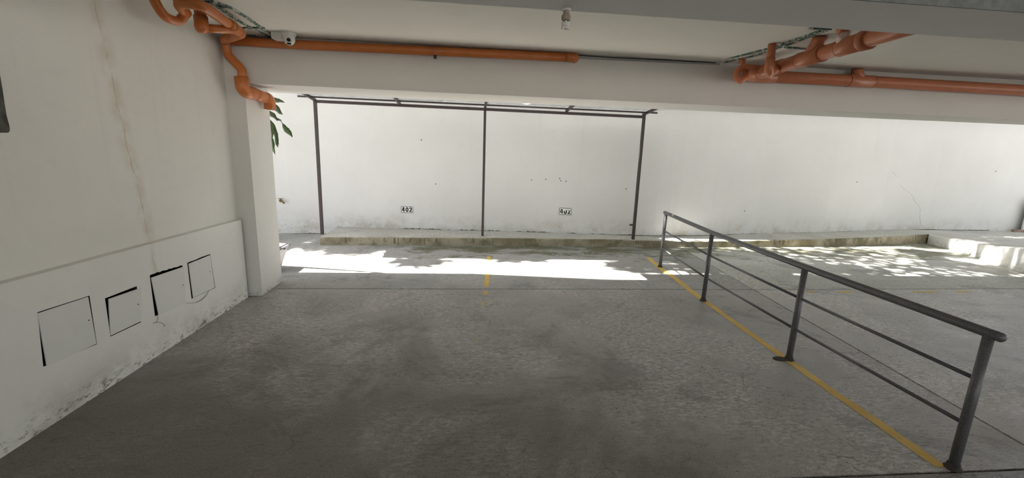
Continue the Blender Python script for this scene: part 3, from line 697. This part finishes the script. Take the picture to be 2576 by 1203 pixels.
# ------------------------------------------------------------------ security camera
sc0 = Vector((-1.745, 4.57, ZC))
s = thing('security_camera', 'white turret security camera on the ceiling above the orange pipe', 'camera', sc0)
box('cable_box', (-1.90, 4.54, 2.635), (-1.79, 4.66, ZC), 'white_plastic', s, .008)
lathe('mount', [(.066, 0), (.066, .012), (.055, .035), (.048, .05)], 'white_plastic', s, (0, -.15, -1), sc0, 28)
dome_c = sc0+Vector((.004, -.012, -.062)); ax = Vector((.22, -.82, -.42)).normalized()
prof = [(.052*math.sin(R(a)), -.052*math.cos(R(a))) for a in range(10, 141, 13)]
lathe('eyeball', [(.002, -.0519)]+prof+[(.022, .043)], 'white_plastic', s, ax, dome_c, 28)
q = ax.to_track_quat('Z', 'Y')
lens_o = lathe('lens', [(.017, .038), (.017, .047), (.010, .050), (.002, .0505)], 'black', s, ax, dome_c+q@Vector((0, .010, 0)), 20)
dn = (Vector((0, 0, -1))-ax*(-ax.z)).normalized()
bar('infrared_window', dome_c+ax*.0445+dn*.026-ax.cross(dn)*.017, dome_c+ax*.0445+dn*.026+ax.cross(dn)*.017, .015, .012, 'black', s, up=ax)

# ------------------------------------------------------------------ lamp holder with spiral bulb under the near beam
lb = Vector((.398, 1.978, 2.265)); l = thing('ceiling_lamp', 'unlit spiral bulb in an aged holder under the overhead beam', 'lamp', lb)
lathe('base_plate', [(.021, 0), (.021, .005), (.013, .008)], 'beam_grey', l, (0, 0, -1), lb, 20)
lathe('holder', [(.012, .006), (.013, .016), (.011, .018), (.018, .024), (.0195, .030), (.0195, .042), (.016, .046)], 'socket', l, (0, 0, -1), lb, 20)
lathe('neck', [(.006, .044), (.005, .052)], 'tube', l, (0, 0, -1), lb, 10)
hx = []
for k in range(97):
    a = k/96*2*math.pi*4; hx.append(lb+Vector((.0155*math.cos(a), .0155*math.sin(a), -.053-.027*k/96)))
tube('spiral', [lb+Vector((.003, 0, -.050))]+hx, .0037, 'tube', l, 8)
tube('spiral_end', [lb+Vector((-.008+.006*math.cos(x), -.012, -.078+.006*math.sin(x))) for x in [k*.5 for k in range(11)]], .0034, 'tube', l, 8)

# ------------------------------------------------------------------ leaning board at the right edge
wbd = thing('white_board', 'white board on brown timber feet against the wall at the right edge', 'board', (13.4, 8.9, .18))
bar('foot', (13.0, 9.02, .215), (14.6, 8.86, .215), .07, .07, 'wood', wbd)
bar('brace', (13.35, 8.93, .24), (13.85, 8.80, .80), .09, .07, 'wood', wbd)
bm = bmesh.new(); bm_box(bm, (13.20, 8.98, .25), (14.7, 9.01, .93)); from_bm('panel', bm, 'white_plastic', wbd)
bar('cap', (13.16, 8.98, .945), (14.75, 8.98, .945), .06, .06, 'wood', wbd)

# ------------------------------------------------------------------ leafy shrub behind the pillar
sh = thing('leafy_shrub', 'drooping dark green leaves of a shrub behind the pillar', 'shrub', (-3.05, 6.1, 0))
tube('trunk', [(-3.05, 6.1, -.01), (-3.0, 6.08, 1.2), (-2.9, 6.0, 2.3), (-2.75, 5.95, 2.75)], [.045, .04, .03, .02], 'bark', sh, 10)
SY = 5.85
lv = [((672, 243), (716, 260), 13), ((676, 262), (703, 288), 8), ((690, 265), (711, 289), 12), ((672, 275), (697, 305), 14), ((690, 293), (708, 305), 6), ((711, 310), (734, 347), 15), ((678, 298), (694, 350), 14), ((684, 320), (703, 365), 12), ((690, 342), (700, 371), 10), ((680, 345), (692, 389), 12), ((676, 310), (684, 352), 12),
      ((640, 250), (655, 300), 16), ((630, 300), (650, 350), 16), ((650, 330), (640, 390), 16)]
for k, (a, b, wpx) in enumerate(lv):
    yy = SY+random.uniform(-.08, .12); A0, B0 = ony(*a, yy), ony(*b, yy-.04); t = (B0-A0); L = t.length; t.normalize()
    s_ = t.cross(Vector((0, 1, 0))).normalized(); wv = wpx/F*SY*.5; up = s_.cross(t); vv = []; ff = []; n = 10; wv *= .8; ph = random.uniform(0, 6)
    for i in range(n+1):
        u = i/n; w = wv*(math.sin(math.pi*u**.75)**.9 if 0 < u < 1 else .02)*(1+.12*random.uniform(-1, 1)); c = A0+t*L*u+up*(.012*math.sin(math.pi*u))+s_*(.010*math.sin(ph+u*5))
        vv += [c+s_*w+up*.004, c-up*.006, c-s_*w+up*.004]
    for i in range(n): ff += [(3*i, 3*i+1, 3*i+4, 3*i+3), (3*i+1, 3*i+2, 3*i+5, 3*i+4)]
    mesh('leaf', vv, ff, 'leaf', sh, True)
for pts in ([(-2.75, 5.95, 2.75), (-2.62, 5.88, 2.50), tuple(ony(676, 245, SY)), tuple(ony(697, 266, SY)), tuple(ony(700, 272, SY))],
            [(-2.75, 5.95, 2.75), (-2.68, 5.9, 2.3), tuple(ony(676, 280, SY)), tuple(ony(690, 297, SY)), tuple(ony(700, 297, SY)), tuple(ony(712, 312, SY))],
            [(-2.75, 5.95, 2.75), (-2.7, 5.9, 2.2), tuple(ony(676, 300, SY)), tuple(ony(686, 330, SY)), tuple(ony(693, 345, SY))]):
    tube('twig', fillet(pts, .1, 3), .004, 'bark', sh, 6)

# ------------------------------------------------------------------ trees beyond the yard wall whose crowns shade the yard
def tree(label, trunk, blobs, n, seed):
    rnd = random.Random(seed); root = thing('tree', label, 'tree', trunk, 'trees beyond the yard wall')
    tx, ty, _ = trunk; top = Vector((tx, ty-.4, 5.2))
    tube('trunk', [(tx, ty, -.14), (tx+.1, ty-.1, 2.5), top], [.20, .16, .11], 'bark', root, 12)
    for (c, r, k) in blobs:
        tube('branch', fillet([top-Vector((0, 0, .8)), (top+Vector(c))/2+Vector((0, 0, .4)), Vector(c)], .5, 4), .035, 'bark', root, 8)
    tot = sum(k for _, _, k in blobs); vv = []; ff = []
    for (c, r, k) in blobs:
        for _ in range(int(n*k/tot)):
            while True:
                p = Vector((rnd.uniform(-1, 1), rnd.uniform(-1, 1), rnd.uniform(-1, 1)))
                if p.length < 1: break
            p = Vector(c)+Vector((p.x*r[0], p.y*r[1], p.z*r[2]))
            d = Vector((rnd.gauss(0, 1), rnd.gauss(0, 1), rnd.gauss(-.3, .7))).normalized(); s = d.cross(Vector((rnd.gauss(0, 1), rnd.gauss(0, 1), rnd.gauss(0, 1)))).normalized()
            L = rnd.uniform(.16, .26); w = L*.26; b = len(vv)
            vv += [p, p+d*L*.45+s*w, p+d*L, p+d*L*.45-s*w]; ff.append((b, b+1, b+2, b+3))
    f = mesh('foliage', vv, ff, 'leaf_tree', root); f['kind'] = 'stuff'
tree('broad tree with dense crown behind the left half of the yard wall', (-3.4, 10.2, 0),
     [((-5.2, 8.05, 5.6), (.9, .9, .6), .8), ((-3.6, 8.15, 5.7), (1.1, .95, .6), 1.1), ((-1.9, 8.0, 5.6), (1.0, .9, .6), 1.1), ((-3.75, 6.75, 5.3), (.38, .30, .25), .12), ((-2.3, 7.05, 5.4), (.5, .25, .3), .10), ((-3.4, 9.6, 6.2), (2.0, 1.0, .9), .8)], 12000, 1)
tree('broad tree with wide crown behind the middle of the yard wall', (3.0, 10.3, 0),
     [((-.45, 6.62, 5.4), (.60, .40, .3), .22), ((-.2, 8.1, 5.6), (.8, .8, .5), .7), ((1.1, 7.05, 5.7), (1.2, 1.0, .6), 1.2), ((2.7, 7.1, 5.6), (1.1, 1.05, .6), .42), ((4.2, 7.5, 5.7), (1.2, .95, .6), .30), ((1.0, 6.45, 5.5), (1.0, .45, .4), .45), ((2.7, 6.45, 5.5), (1.0, .45, .4), .26), ((4.2, 6.45, 5.5), (.8, .45, .4), .13), ((5.3, 6.75, 5.5), (.5, .7, .4), .28), ((5.7, 7.75, 5.5), (.4, .4, .3), .22), ((3.0, 9.6, 6.4), (1.8, .9, .8), .2)], 9800, 2)
tree('tall tree behind the right end of the yard wall', (9.6, 11.0, 0),
     [((6.6, 8.8, 5.7), (.9, .75, .5), .7), ((6.95, 6.95, 5.5), (.5, .6, .4), .4), ((6.0, 6.55, 5.4), (.45, .5, .4), .14), ((6.35, 7.5, 5.4), (.3, .4, .3), .05), ((7.75, 7.6, 5.7), (.95, 1.5, .5), 1.2), ((9.4, 7.6, 5.7), (1.1, 1.5, .6), 1.1), ((11.0, 7.6, 5.7), (1.3, 1.5, .6), 1.1), ((12.8, 7.8, 5.9), (1.2, 1.5, .6), .9)], 12500, 3)
